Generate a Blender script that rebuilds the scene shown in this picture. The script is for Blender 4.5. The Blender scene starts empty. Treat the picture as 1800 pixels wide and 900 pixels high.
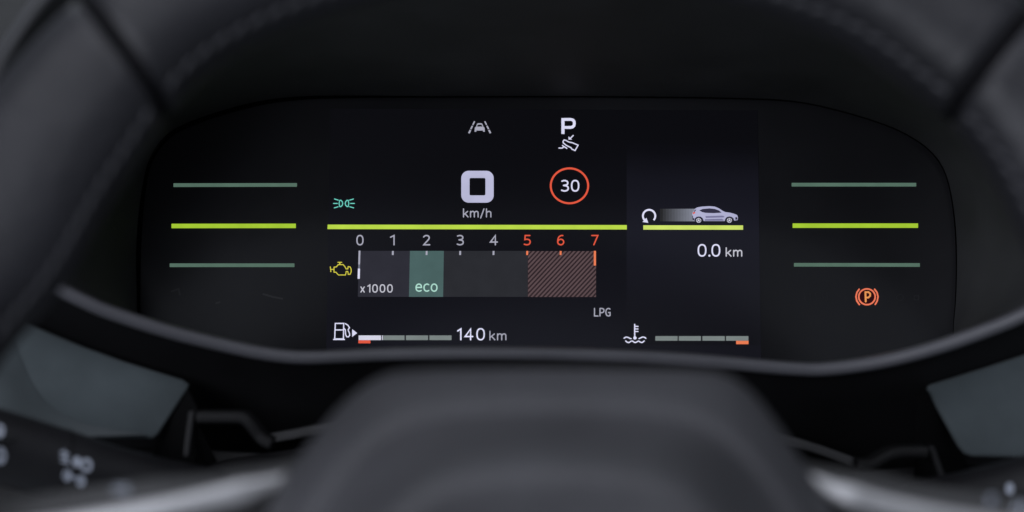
import bpy, bmesh, math, random
from mathutils import Vector, Matrix
from mathutils.bvhtree import BVHTree

random.seed(7)
S = bpy.context.scene
R = math.radians

# ------------------------------------------------------------------ camera
LENS = 63.4
FPX = 1800.0 * LENS / 36.0          # focal length in photo pixels
PITCH = R(8.0)
CAM = Vector((0.0, 0.0, 1.15))
RIGHT = Vector((1, 0, 0))
FWD = Vector((0, math.cos(PITCH), -math.sin(PITCH)))
UP = Vector((0, math.sin(PITCH), math.cos(PITCH)))
cd = bpy.data.cameras.new('camera')
cam = bpy.data.objects.new('camera', cd)
S.collection.objects.link(cam)
cam.location = CAM
cam.rotation_euler = (R(90) - PITCH, 0, 0)
cd.lens = LENS
cd.sensor_width = 36.0
cd.clip_start = 0.02
cd.clip_end = 50.0
cd.dof.use_dof = True
cd.dof.focus_distance = 0.65
cd.dof.aperture_fstop = 5.0
S.camera = cam

# ------------------------------------------------------------------ world, lamps, exposure
w = bpy.data.worlds.new('World')
S.world = w
w.use_nodes = True
bgn = w.node_tree.nodes['Background']
bgn.inputs['Color'].default_value = (0.62, 0.68, 0.80, 1)
bgn.inputs['Strength'].default_value = 0.22


def area(name, loc, target, sx, sy, power, col):
    l = bpy.data.lights.new(name, 'AREA')
    l.shape = 'RECTANGLE'
    l.size = sx
    l.size_y = sy
    l.energy = power
    l.color = col
    o = bpy.data.objects.new(name, l)
    S.collection.objects.link(o)
    o.location = loc
    o.rotation_euler = (Vector(target) - Vector(loc)).to_track_quat('-Z', 'Y').to_euler()
    return o


area('windscreen_light', (0.0, 1.25, 1.95), (0, 0.45, 1.0), 1.5, 0.7, 2.5, (0.86, 0.92, 1.0))
area('roof_light', (-0.1, 0.10, 2.0), (0, 0.45, 1.0), 1.3, 0.7, 5.0, (0.88, 0.90, 1.0))
area('rear_fill_light', (-1.0, -1.0, 1.55), (0, 0.6, 1.05), 1.2, 0.6, 12.0, (0.86, 0.89, 1.0))  # unseen fill lamp added behind the camera to lift hood and lens
area('driver_window_light', (-0.95, -0.05, 1.45), (-0.05, 0.5, 1.0), 0.9, 0.5, 0.7, (0.90, 0.92, 1.0))
area('passenger_window_light', (1.45, 0.15, 1.55), (0.05, 0.5, 1.0), 0.9, 0.5, 0.3, (0.90, 0.92, 1.0))

S.view_settings.view_transform = 'Standard'
S.view_settings.look = 'None'
S.view_settings.exposure = 0.0
S.view_settings.gamma = 1.0
S.view_settings.use_curve_mapping = False
S.render.engine = 'CYCLES'
S.cycles.use_denoising = True
S.cycles.max_bounces = 6


# ------------------------------------------------------------------ helpers
def at(px, py, d):
    """photo pixel at view depth d (metres) -> world point"""
    return CAM + RIGHT * ((px - 900.0) * d / FPX) + UP * ((450.0 - py) * d / FPX) + FWD * d


CT = R(13.0)
CP0 = at(957, 397, 0.65)
CN = (-FWD) * math.cos(CT) + UP * math.sin(CT)       # face normal of the cluster


def pl(px, py, h=0.0):
    """point of the instrument face seen at that pixel, h metres proud of the lens"""
    dr = RIGHT * ((px - 900.0) / FPX) + UP * ((450.0 - py) / FPX) + FWD
    p0 = CP0 + CN * h
    t = (p0 - CAM).dot(CN) / dr.dot(CN)
    return CAM + dr * t


def s2l(c):
    out = []
    for v in c:
        v = v / 255.0
        out.append(v / 12.92 if v <= 0.04045 else ((v + 0.055) / 1.055) ** 2.4)
    return tuple(out)


def mesh_obj(name, verts, faces, mat, parent=None, smooth=False):
    me = bpy.data.meshes.new(name)
    me.from_pydata([tuple(v) for v in verts], [], faces)
    me.validate()
    me.update()
    if mat:
        me.materials.append(mat)
    if smooth:
        for p in me.polygons:
            p.use_smooth = True
    o = bpy.data.objects.new(name, me)
    S.collection.objects.link(o)
    if parent is not None:
        o.parent = parent
        o.matrix_parent_inverse = parent_world(parent).inverted()
    return o


def parent_world(o):
    m = Matrix.Translation(o.location)
    p = o.parent
    if p is not None:
        m = parent_world(p) @ o.matrix_parent_inverse @ m
    return m


def thing(name, label, cat, loc):
    o = bpy.data.objects.new(name, None)
    S.collection.objects.link(o)
    o.location = loc
    o.empty_display_size = 0.05
    o['label'] = label
    o['category'] = cat
    return o


def fix_normals(o):
    bm = bmesh.new()
    bm.from_mesh(o.data)
    bmesh.ops.recalc_face_normals(bm, faces=bm.faces)
    bm.to_mesh(o.data)
    bm.free()


def loft(name, rings, mat, parent=None, closed=True, cap0=False, cap1=False, smooth=True):
    n = len(rings[0])
    V, F = [], []
    for r in rings:
        V += r
    for i in range(len(rings) - 1):
        for j in range(n if closed else n - 1):
            k = (j + 1) % n
            F.append((i * n + j, i * n + k, (i + 1) * n + k, (i + 1) * n + j))
    if cap0:
        F.append(tuple(range(n))[::-1])
    if cap1:
        F.append(tuple((len(rings) - 1) * n + j for j in range(n)))
    o = mesh_obj(name, V, F, mat, parent, smooth)
    fix_normals(o)
    return o


def catmull(pts, n, closed=False):
    """smooth resample of a point list (tuples of any length) by arc length in the first two coordinates"""
    P = [tuple(p) for p in pts]
    m = len(P)
    dense = []
    segs = m if closed else m - 1
    for i in range(segs):
        if closed:
            a, b, c, d = P[(i - 1) % m], P[i], P[(i + 1) % m], P[(i + 2) % m]
        else:
            a, b, c, d = P[max(i - 1, 0)], P[i], P[i + 1], P[min(i + 2, m - 1)]
        for q in range(16):
            t = q / 16.0
            dense.append(tuple(0.5 * ((2 * b[k]) + (-a[k] + c[k]) * t + (2 * a[k] - 5 * b[k] + 4 * c[k] - d[k]) * t * t
                                      + (-a[k] + 3 * b[k] - 3 * c[k] + d[k]) * t ** 3) for k in range(len(b))))
    dense.append(P[0] if closed else P[-1])
    L = [0.0]
    for i in range(1, len(dense)):
        L.append(L[-1] + math.hypot(dense[i][0] - dense[i - 1][0], dense[i][1] - dense[i - 1][1]))
    out = []
    cnt = n if closed else n - 1
    j = 0
    for i in range(n):
        s = L[-1] * i / cnt
        while j < len(L) - 2 and L[j + 1] < s:
            j += 1
        t = (s - L[j]) / max(L[j + 1] - L[j], 1e-9)
        out.append(tuple(dense[j][k] * (1 - t) + dense[j + 1][k] * t for k in range(len(dense[j]))))
    return out


def frames(path, upv):
    """side / up vectors along a path of world points"""
    fr = []
    for i, p in enumerate(path):
        t = (path[min(i + 1, len(path) - 1)] - path[max(i - 1, 0)]).normalized()
        s = t.cross(upv).normalized()
        u = s.cross(t).normalized()
        fr.append((p, t, s, u))
    return fr


def sweep(name, path, prof, mat, parent=None, upv=None, cap=True, smooth=True):
    """prof(i, n) -> list of (s, u) offsets, same count for every i"""
    fr = frames(path, upv or -FWD)
    rings = []
    for i, (p, t, s, u) in enumerate(fr):
        rings.append([p + s * a + u * b for a, b in prof(i, len(path))])
    return loft(name, rings, mat, parent, True, cap, cap, smooth)


def circ(r, n=16, ry=None):
    ry = ry or r
    return [(r * math.cos(2 * math.pi * k / n), ry * math.sin(2 * math.pi * k / n)) for k in range(n)]


def rbox(a, b, r, n=3):
    """rounded rectangle profile, half sizes a, b"""
    out = []
    for cx, cy, s0 in ((a - r, b - r, 0), (-a + r, b - r, 90), (-a + r, -b + r, 180), (a - r, -b + r, 270)):
        for k in range(n + 1):
            t = R(s0 + 90.0 * k / n)
            out.append((cx + r * math.cos(t), cy + r * math.sin(t)))
    return out


def slab(name, px, depth_fn, thick, bev, mat, parent, seg=3):
    """a solid plate whose outline is a pixel polygon; front face at depth_fn(x, y), rounded edge"""
    n = len(px)
    cx = sum(p[0] for p in px) / n
    cy = sum(p[1] for p in px) / n

    def inset(k):
        out = []
        for i in range(n):
            a, b, c = px[i - 1], px[i], px[(i + 1) % n]
            e1 = Vector((b[0] - a[0], b[1] - a[1])).normalized()
            e2 = Vector((c[0] - b[0], c[1] - b[1])).normalized()
            nv = Vector((-(e1.y + e2.y), e1.x + e2.x))
            if nv.length < 1e-6:
                nv = Vector((-e1.y, e1.x))
            nv.normalize()
            if nv.dot(Vector((cx - b[0], cy - b[1]))) < 0:
                nv = -nv
            out.append((b[0] + nv.x * k, b[1] + nv.y * k))
        return out
    rings = [[at(x, y, depth_fn(x, y) + thick) for x, y in inset(0)]]
    for q in range(seg + 1):
        t = R(90.0 * q / seg)
        k = bev * (1 - math.cos(t))
        z = (bev * 0.00018) * (1 - math.sin(t))
        rings.append([at(x, y, depth_fn(x, y) + z) for x, y in inset(k)])
    o = loft(name, rings, mat, parent, True, True, True, False)
    return o


# ------------------------------------------------------------------ materials
def mat_base(name):
    m = bpy.data.materials.new(name)
    m.use_nodes = True
    return m, m.node_tree.nodes, m.node_tree.links, m.node_tree.nodes['Principled BSDF']


def surf(name, col, rough, bump=0.0, scale=400.0, var=0.25, spec=0.5, metal=0.0, vscale=30.0, sheen=0.0, detail=3.0, bdist=0.0004):
    m, N, L, b = mat_base(name)
    tc = N.new('ShaderNodeTexCoord')
    nz = N.new('ShaderNodeTexNoise')
    nz.inputs['Scale'].default_value = vscale
    nz.inputs['Detail'].default_value = 5
    L.new(tc.outputs['Object'], nz.inputs['Vector'])
    cr = N.new('ShaderNodeValToRGB')
    cr.color_ramp.elements[0].position = 0.3
    cr.color_ramp.elements[1].position = 0.7
    cr.color_ramp.elements[0].color = (*[c * (1 - var) for c in col], 1)
    cr.color_ramp.elements[1].color = (*[c * (1 + var) for c in col], 1)
    L.new(nz.outputs['Fac'], cr.inputs['Fac'])
    L.new(cr.outputs['Color'], b.inputs['Base Color'])
    mr = N.new('ShaderNodeMapRange')
    mr.inputs['To Min'].default_value = max(rough - 0.08, 0.03)
    mr.inputs['To Max'].default_value = min(rough + 0.08, 1)
    L.new(nz.outputs['Fac'], mr.inputs['Value'])
    L.new(mr.outputs['Result'], b.inputs['Roughness'])
    b.inputs['Specular IOR Level'].default_value = spec
    b.inputs['Metallic'].default_value = metal
    if sheen:
        b.inputs['Sheen Weight'].default_value = sheen
    if bump > 0:
        n2 = N.new('ShaderNodeTexNoise')
        n2.inputs['Scale'].default_value = scale
        n2.inputs['Detail'].default_value = detail
        L.new(tc.outputs['Object'], n2.inputs['Vector'])
        bp = N.new('ShaderNodeBump')
        bp.inputs['Strength'].default_value = bump
        bp.inputs['Distance'].default_value = bdist
        L.new(n2.outputs['Fac'], bp.inputs['Height'])
        L.new(bp.outputs['Normal'], b.inputs['Normal'])
    return m


def glow(name, rgb, gain=1.0):
    """lit display element"""
    m, N, L, b = mat_base(name)
    b.inputs['Base Color'].default_value = (0.004, 0.004, 0.004, 1)
    b.inputs['Roughness'].default_value = 0.25
    b.inputs['Specular IOR Level'].default_value = 0.2
    b.inputs['Emission Color'].default_value = (*s2l(rgb), 1)
    tc = N.new('ShaderNodeTexCoord')
    nz = N.new('ShaderNodeTexNoise')
    nz.inputs['Scale'].default_value = 160
    nz.inputs['Detail'].default_value = 3
    L.new(tc.outputs['Object'], nz.inputs['Vector'])
    mr = N.new('ShaderNodeMapRange')
    mr.inputs['From Min'].default_value = 0.25
    mr.inputs['From Max'].default_value = 0.75
    mr.inputs['To Min'].default_value = gain * 0.91
    mr.inputs['To Max'].default_value = gain * 1.06
    L.new(nz.outputs['Fac'], mr.inputs['Value'])
    L.new(mr.outputs['Result'], b.inputs['Emission Strength'])
    return m


M_leather = surf('black_leather', (0.0165, 0.0165, 0.021), 0.50, 0.55, 160, 0.3, vscale=22, bdist=0.0010)
M_leather_dark = surf('smooth_black_leather', (0.0155, 0.0155, 0.0195), 0.50, 0.45, 170, 0.3, vscale=22, bdist=0.0008)
M_thread = surf('dark_thread', (0.06, 0.06, 0.067), 0.7, 0.3, 3000)
M_groove = surf('black_groove', (0.004, 0.004, 0.005), 0.8, spec=0.1)
M_pad = surf('soft_hub_plastic', (0.060, 0.060, 0.066), 0.55, 0.45, 220, 0.22, vscale=26, bdist=0.0007)
M_silver = surf('satin_silver', (0.52, 0.52, 0.525), 0.40, 0.2, 300, 0.15, metal=0.6)
M_hood = surf('soft_touch_black', (0.066, 0.067, 0.070), 0.62, 0.5, 1800, 0.2, spec=0.35)
M_lip = surf('satin_grey_lip', (0.125, 0.125, 0.138), 0.40, 0.15, 900, 0.12)
M_front = surf('matt_black_front', (0.008, 0.008, 0.009), 0.7, 0.3, 1500, spec=0.25)
M_black = surf('deep_black_rubber_and_shade', (0.003, 0.003, 0.0032), 0.8, spec=0.1)  # near-black; also stands for shade in the lens gap and column void
M_dark = surf('dark_moulding', (0.017, 0.017, 0.018), 0.55, 0.4, 1500)
M_grey = surf('grey_moulding', (0.05, 0.05, 0.051), 0.5, 0.4, 1600)
M_clip = surf('clip_plastic', (0.010, 0.010, 0.0105), 0.6, 0.4, 1500, spec=0.35)
M_flap = surf('flap_rubber', (0.09, 0.09, 0.092), 0.6, 0.8, 1800, 0.3)
M_cloth = surf('blue_grey_cloth', (0.092, 0.111, 0.118), 0.85, 0.6, 2600, 0.28, spec=0.2, sheen=0.15)
M_stalk = surf('stalk_plastic', (0.014, 0.014, 0.016), 0.45, 0.3, 1600)
M_print = surf('white_print', (0.46, 0.50, 0.58), 0.5)
M_dash = surf('grained_dash', (0.03, 0.031, 0.031), 0.6, 0.6, 1200)
M_ghost = surf('unlit_print', (0.034, 0.0345, 0.038), 0.45)
M_lens = surf('black_acrylic', (0.028, 0.028, 0.031), 0.16, vscale=14, spec=0.5)

G_white = glow('lit_white', (222, 222, 248))
G_speed = glow('lit_lavender', (186, 186, 216))
G_grey = glow('lit_grey', (168, 168, 184))
G_xk = glow('lit_soft_white', (196, 196, 208))
G_dimw = glow('lit_dim', (112, 116, 132))
G_seg = glow('lit_segment', (122, 131, 130))
G_segw = glow('lit_segment_white', (214, 214, 232))
G_red = glow('lit_red', (228, 88, 64))
G_orange = glow('lit_orange', (240, 126, 84))
G_lime = glow('lit_lime', (186, 216, 72))
G_lime2 = glow('lit_lime_pale', (206, 226, 106))
G_bar = glow('lit_bar_lime', (164, 200, 52))
G_bardim = glow('lit_bar_dim', (84, 110, 97))
G_teal = glow('lit_teal', (112, 212, 198))
G_yellow = glow('lit_yellow', (214, 204, 72))
G_eco = glow('lit_eco_zone', (73, 98, 97))
G_ecot = glow('lit_eco_text', (176, 222, 208))
G_zone = glow('lit_zone', (41, 42, 47))
G_zone0 = glow('lit_zone_low', (44, 44, 53))
G_hatch0 = glow('lit_hatch_back', (44, 33, 37))
G_hatch1 = glow('lit_hatch_stripe', (92, 74, 77))
G_brake = glow('lit_brake_ring', (240, 122, 90))
G_brakep = glow('lit_brake_letter', (236, 152, 86))
G_brakebg = glow('lit_brake_bleed', (44, 6, 12))
G_body = glow('lit_car_body', (176, 176, 208))
G_body2 = glow('lit_car_shade', (122, 120, 156))
G_glass = glow('lit_car_glass', (48, 46, 66))
G_tyre = glow('lit_car_tyre', (26, 26, 36))


def tft_mat(name, c0, c1, axis, flip=False, stops=None, nmul=0.5):
    """backlit screen background, brighter towards one side where the backlight leaks"""
    m, N, L, b = mat_base(name)
    b.inputs['Base Color'].default_value = (0.0045, 0.0045, 0.005, 1)
    b.inputs['Roughness'].default_value = 0.18
    tc = N.new('ShaderNodeTexCoord')
    sp = N.new('ShaderNodeSeparateXYZ')
    L.new(tc.outputs['Generated'], sp.inputs[0])
    nz = N.new('ShaderNodeTexNoise')
    nz.inputs['Scale'].default_value = 2.2
    L.new(tc.outputs['Generated'], nz.inputs['Vector'])
    ad = N.new('ShaderNodeMath')
    ad.operation = 'MULTIPLY_ADD'
    ad.inputs[1].default_value = nmul
    L.new(nz.outputs['Fac'], ad.inputs[0])
    L.new(sp.outputs[axis], ad.inputs[2])
    cr = N.new('ShaderNodeValToRGB')
    cr.color_ramp.elements[0].position = 0.2
    cr.color_ramp.elements[1].position = 1.25
    e = cr.color_ramp.elements
    a, z = (c1, c0) if flip else (c0, c1)
    e[0].color = (*s2l(a), 1)
    e[1].position = 1.0
    e[1].color = (*s2l(z), 1)
    if stops:
        while len(e) < len(stops):
            e.new(0.5)
        for k, (p_, c_) in enumerate(stops):
            e[k].position = p_
        for k, (p_, c_) in enumerate(stops):
            e[k].color = (*s2l(c_), 1)
    L.new(ad.outputs[0], cr.inputs['Fac'])
    L.new(cr.outputs['Color'], b.inputs['Emission Color'])
    b.inputs['Emission Strength'].default_value = 1.0
    return m


M_tft = tft_mat('display_black', (8, 8, 12), (15, 15, 23), 2, True)
M_trip = tft_mat('display_panel', (9, 9, 14), (20, 20, 31), 2, stops=((0.04, (11, 11, 17)), (0.25, (16, 16, 23)), (0.6, (21, 21, 31)), (0.84, (18, 18, 26)), (1.0, (9, 9, 14))), nmul=0.06)


# ------------------------------------------------------------------ flat display art
class Art:
    """flat shapes drawn in photo pixels and laid on the instrument face"""

    def __init__(self, h):
        self.h = h
        self.polys = []

    def poly(self, pts):
        self.polys.append((list(pts), self.h))
        self.h += 2e-6
        return self

    def rect(self, x0, y0, x1, y1, lean=0.0, drop=0.0):
        """lean: x shift of the bottom edge; drop: y shift of the right edge"""
        return self.poly([(x0, y0), (x1, y0 + drop), (x1 + lean, y1 + drop), (x0 + lean, y1)])

    def ell(self, cx, cy, rx, ry, n=28):
        return self.poly([(cx + rx * math.cos(2 * math.pi * k / n), cy + ry * math.sin(2 * math.pi * k / n)) for k in range(n)])

    def band(self, A, B):
        n = len(A)
        for i in range(n):
            k = (i + 1) % n
            self.polys.append(([A[i], A[k], B[k], B[i]], self.h))
        self.h += 2e-6
        return self

    def ring(self, cx, cy, rx, ry, wd, n=64):
        f = lambda a, b: [(cx + a * math.cos(2 * math.pi * k / n), cy + b * math.sin(2 * math.pi * k / n)) for k in range(n)]
        return self.band(f(rx, ry), f(rx - wd, ry - wd))

    def line(self, pts, wd, closed=False, cap=True):
        n = len(pts)
        hw = wd / 2.0
        Lp, Rp = [], []
        for i in range(n):
            p = Vector(pts[i])
            a = Vector(pts[i - 1]) if (i > 0 or closed) else None
            b = Vector(pts[(i + 1) % n]) if (i < n - 1 or closed) else None
            d1 = (p - a).normalized() if a is not None else None
            d2 = (b - p).normalized() if b is not None else None
            if d1 is None:
                d1 = d2
            if d2 is None:
                d2 = d1
            n1 = Vector((-d1.y, d1.x))
            n2 = Vector((-d2.y, d2.x))
            mv = n1 + n2
            if mv.length < 1e-4:
                mv = n1
            mv.normalize()
            k = hw / max(mv.dot(n1), 0.45)
            Lp.append((p.x + mv.x * k, p.y + mv.y * k))
            Rp.append((p.x - mv.x * k, p.y - mv.y * k))
        for i in range(n if closed else n - 1):
            k = (i + 1) % n
            self.polys.append(([Lp[i], Lp[k], Rp[k], Rp[i]], self.h))
        if cap and not closed:
            for q, o in ((0, 1), (n - 1, n - 2)):
                p = Vector(pts[q])
                d = (p - Vector(pts[o])).normalized()
                nn = Vector((-d.y, d.x))
                self.polys.append(([tuple(p + nn * hw * math.cos(R(t)) + d * hw * math.sin(R(t))) for t in range(0, 181, 30)], self.h))
        self.h += 2e-6
        return self

    def arc(self, cx, cy, rx, ry, a0, a1, wd, n=24, cap=True):
        return self.line([(cx + rx * math.cos(R(a0 + (a1 - a0) * k / n)), cy + ry * math.sin(R(a0 + (a1 - a0) * k / n))) for k in range(n + 1)], wd, cap=cap)

    def build(self, name, mat, parent, fn=pl):
        V, F = [], []
        for pts, h in self.polys:
            i = len(V)
            V += [fn(x, y, h) for x, y in pts]
            F.append(tuple(range(i, i + len(pts))))
        o = mesh_obj(name, V, F, mat, parent)
        flip_to(o)
        return o


def flip_to(o):
    me = o.data
    bm = bmesh.new()
    bm.from_mesh(me)
    for f in bm.faces:
        f.normal_update()
        if f.normal.dot(CN) < 0:
            f.normal_flip()
    bm.to_mesh(me)
    bm.free()


def _c(pts, n=14):
    return catmull(pts, n)


def _oval(w_, h_, y0=0.0, e=2.4, n=32):
    out = []
    for k in range(n):
        t = 2 * math.pi * k / n
        c, s_ = math.cos(t), math.sin(t)
        out.append((w_ / 2 + w_ / 2 * math.copysign(abs(c) ** (2 / e), c), y0 + h_ / 2 + h_ / 2 * math.copysign(abs(s_) ** (2 / e), s_)))
    return out


# strokes of each character: (closed, points); cap height 1
GLYPH = {
    '0': [(True, _oval(0.60, 1.0))],
    '1': [(False, [(0.0, 0.80), (0.26, 0.98), (0.26, 0.0)])],
    '2': [(False, _c([(0.0, 0.84), (0.10, 0.95), (0.27, 1.0), (0.46, 0.94), (0.54, 0.76), (0.46, 0.56), (0.25, 0.30)]) + [(0.01, 0.0), (0.58, 0.0)])],
    '3': [(False, _c([(0.03, 0.94), (0.24, 1.0), (0.46, 0.93), (0.53, 0.76), (0.45, 0.60), (0.17, 0.53)])),
          (False, _c([(0.17, 0.53), (0.47, 0.46), (0.57, 0.27), (0.49, 0.08), (0.25, 0.0), (0.0, 0.07)]))],
    '4': [(False, [(0.46, 0.0), (0.46, 0.98), (0.0, 0.29), (0.64, 0.29)])],
    '5': [(False, [(0.52, 1.0), (0.09, 1.0)] + _c([(0.06, 0.56), (0.24, 0.60), (0.47, 0.53), (0.56, 0.31), (0.47, 0.08), (0.24, 0.0), (0.0, 0.06)]))],
    '6': [(False, _c([(0.49, 0.98), (0.31, 0.97), (0.11, 0.80), (0.02, 0.45), (0.06, 0.14), (0.28, 0.0), (0.49, 0.09), (0.57, 0.30), (0.49, 0.51), (0.30, 0.59), (0.12, 0.51), (0.03, 0.36)], 36))],
    '7': [(False, [(0.0, 1.0), (0.57, 1.0), (0.19, 0.0)])],
    'k': [(False, [(0.0, 0.0), (0.0, 1.04)]), (False, [(0.42, 0.72), (0.03, 0.30)]), (False, [(0.15, 0.43), (0.46, 0.0)])],
    'm': [(False, [(0.0, 0.0), (0.0, 0.72)]), (False, _c([(0.0, 0.50), (0.10, 0.67), (0.24, 0.72), (0.36, 0.64), (0.39, 0.46)]) + [(0.39, 0.0)]),
          (False, _c([(0.39, 0.50), (0.49, 0.67), (0.63, 0.72), (0.75, 0.64), (0.78, 0.46)]) + [(0.78, 0.0)])],
    'h': [(False, [(0.0, 0.0), (0.0, 1.04)]), (False, _c([(0.0, 0.50), (0.12, 0.67), (0.28, 0.72), (0.42, 0.63), (0.45, 0.45)]) + [(0.45, 0.0)])],
    '/': [(False, [(0.0, -0.14), (0.34, 1.04)])],
    'x': [(False, [(0.0, 0.0), (0.44, 0.70)]), (False, [(0.0, 0.70), (0.44, 0.0)])],
    'e': [(False, [(0.02, 0.38)] + _c([(0.52, 0.38), (0.48, 0.61), (0.28, 0.72), (0.07, 0.61), (0.0, 0.36), (0.07, 0.10), (0.29, 0.0), (0.49, 0.07)], 26))],
    'c': [(False, _c([(0.45, 0.66), (0.28, 0.72), (0.07, 0.61), (0.0, 0.36), (0.07, 0.10), (0.28, 0.0), (0.46, 0.07)], 22))],
    'o': [(True, _oval(0.54, 0.72, e=2.15))],
    'L': [(False, [(0.0, 1.0), (0.0, 0.0), (0.42, 0.0)])],
    'P': [(False, [(0.0, 0.0), (0.0, 1.0)] + _c([(0.22, 1.0), (0.40, 0.93), (0.46, 0.73), (0.40, 0.52), (0.22, 0.44)], 12) + [(0.0, 0.44)])],
    'G': [(False, _c([(0.48, 0.92), (0.30, 1.0), (0.08, 0.86), (0.0, 0.50), (0.08, 0.13), (0.30, 0.0), (0.49, 0.07)], 22) + [(0.49, 0.46), (0.30, 0.46)])],
    '.': [(False, [(0.0, 0.015), (0.02, 0.015)])],
}


def text(name, s, x0, y0, x1, y1, mat, parent, h=0.0005, wd=2.0, gap=0.26):
    """lettering drawn with strokes of wd pixels, ink bounds fitted to a pixel box on the instrument face"""
    strokes = []
    x = 0.0
    for ch in s:
        gl = GLYPH[ch]
        wch = max(p[0] for _, pts in gl for p in pts)
        for cl, pts in gl:
            strokes.append((cl, [(x + p[0], p[1]) for p in pts], ch))
        x += wch + gap * {'.': 0.8, 'x': 1.25}.get(ch, 1.0)
    ax = min(p[0] for _, q, _ in strokes for p in q)
    bx = max(p[0] for _, q, _ in strokes for p in q)
    ay = min(p[1] for _, q, _ in strokes for p in q)
    by = max(p[1] for _, q, _ in strokes for p in q)
    hw = wd / 2
    g = Art(h)
    for cl, q, ch in strokes:
        P = [(x0 + hw + (p[0] - ax) / max(bx - ax, 1e-6) * (x1 - x0 - wd), y1 - hw - (p[1] - ay) / (by - ay) * (y1 - y0 - wd)) for p in q]
        if ch == '.':
            g.ell(P[0][0] + 0.3, P[0][1] - 0.2, wd * 0.72, wd * 0.72, 14)
        else:
            g.line(P, wd, closed=cl, cap=False) if cl else g.line(P, wd)
    return g.build(name, mat, parent)


# ================================================================== DASHBOARD
LENS_PX = [(262, 640), (248, 560), (247, 500), (249, 420), (256, 335), (270, 280), (302, 240), (360, 213), (450, 187), (520, 176.5), (600, 173),
           (760, 171.5), (960, 171), (1150, 172), (1300, 174.5), (1390, 179), (1455, 191), (1530, 212), (1590, 236), (1638, 270), (1664, 315),
           (1677, 390), (1680, 480), (1676, 560), (1662, 640), (1560, 672), (1300, 684), (960, 686), (620, 684), (360, 672)]
CEN = (960.0, 430.0)


def polar(pts_closed, n=180, dense=1400):
    """resample a closed outline at equal angles about CEN"""
    D = catmull(pts_closed, dense, True)
    ang = []
    for p in D:
        a = math.atan2((p[1] - CEN[1]) * 1.9, p[0] - CEN[0]) % (2 * math.pi)
        ang.append((a, p))
    ang.sort()
    out = []
    import bisect
    keys = [a for a, _ in ang]
    for k in range(n):
        t = 2 * math.pi * k / n
        i = bisect.bisect(keys, t)
        a0, p0 = ang[i - 1]
        a1, p1 = ang[i % len(ang)]
        da = (a1 - a0) % (2 * math.pi)
        f = ((t - a0) % (2 * math.pi)) / da if da > 1e-9 else 0
        out.append(tuple(p0[q] * (1 - f) + p1[q] * f for q in range(len(p0))))
    return out


# front opening of the binnacle: (x, y, depth)
LIP = [(-10, 430, 0.548), (50, 474, 0.552), (100, 505, 0.556), (150, 530, 0.559), (200, 551, 0.562), (300, 583, 0.567), (400, 608, 0.570),
       (470, 622, 0.571), (530, 628, 0.571), (600, 626, 0.571), (700, 622, 0.571), (900, 621, 0.571), (1100, 626, 0.571), (1233, 634, 0.571),
       (1335, 643, 0.571), (1400, 648, 0.571), (1455, 648, 0.570), (1544, 636, 0.567), (1633, 614, 0.563), (1722, 584, 0.559), (1800, 552, 0.555),
       (1860, 515, 0.552), (1920, 462, 0.548)]
FRONT = LIP + [(1960, 380, 0.535), (1960, 240, 0.520), (1890, 80, 0.508), (1760, -40, 0.500), (1560, -120, 0.496), (1250, -165, 0.494),
               (930, -175, 0.494), (620, -165, 0.494), (330, -125, 0.496), (150, -50, 0.500), (40, 70, 0.508), (-30, 220, 0.520), (-45, 345, 0.535)]

dash = thing('dashboard', 'dark car dashboard with hooded binnacle and blue-grey panels around the instrument display', 'dashboard', at(957, 700, 0.75))

lens_p = polar([(x, y) for x, y in LENS_PX])
front_p = polar(FRONT)


def grow(p, k):
    """push an outline point outward by k pixels from the cluster centre"""
    v = Vector((p[0] - CEN[0], (p[1] - CEN[1])))
    e = Vector((v.x / 720.0 ** 2, v.y / 255.0 ** 2)).normalized()
    return (p[0] + e.x * k, p[1] + e.y * k)


def gapw(p):
    return 2.0 + 6.5 * max(0.0, min(1.0, (760 - p[0]) / 350.0))


back = [grow(p, gapw(p)) for p in lens_p]
rings = []
NR = 14
for i in range(NR + 1):
    t = i / NR
    s = t ** 0.655
    row = []
    for b, f in zip(back, front_p):
        a3 = pl(b[0], b[1], 0.003)
        c3 = at(f[0], f[1], f[2])
        row.append(a3.lerp(c3, s))
    rings.append(row)
hood = loft('binnacle_hood', rings, M_hood, dash)

# outer skin of the binnacle, from the front edge back to the dash
outer = []
for k, (gx, dz) in enumerate(((0, 0.0), (10, -0.002), (26, -0.001), (34, 0.006), (40, 0.03), (36, 0.10), (20, 0.20))):
    row = []
    for f in front_p:
        low = max(0.0, min(1.0, (f[1] - 380) / 120.0))
        q = grow(f, gx * (1 - low) + 0.1 * low)
        ex = 0.0
        row.append(at(q[0], q[1] + (0 if low < 0.02 else low * (0.0 + k * 1.0)), f[2] + dz * (1 - low) + low * 0.004 * k + 0.0005))
    outer.append(row)
skin = loft('binnacle_skin', outer, M_hood, dash)

# rounded satin edge along the lower front of the binnacle
lp = catmull(LIP, 150)
lip_path = [at(x, y, d) for x, y, d in lp]
lip = sweep('binnacle_edge', lip_path, lambda i, n: [(a, b) for a, b in rbox(0.00215, 0.0034, 0.0020, 4)], M_lip, dash)

# black front face below the edge, leaning back under it
rows = []
for k, (dy, dz) in enumerate(((4, 0.0008), (24, 0.006), (70, 0.016), (120, 0.024), (190, 0.036), (300, 0.052))):
    rows.append([at(x, y + dy, d + dz) for x, y, d in lp])
face = loft('binnacle_front', rows, M_front, dash, closed=False)

# dash body behind everything
rows = []
for (y, d) in ((-420, 0.98), (-200, 0.90), (0, 0.84), (200, 0.79), (500, 0.74), (760, 0.70), (900, 0.69), (1300, 0.68)):
    rows.append([at(900 + (x - 900) * 0.62 / d * 1.25, y, d + 0.00000003 * (x - 900) ** 2) for x in range(-900, 2701, 200)])
loft('dash_body', rows, M_dash, dash, closed=False)


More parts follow.
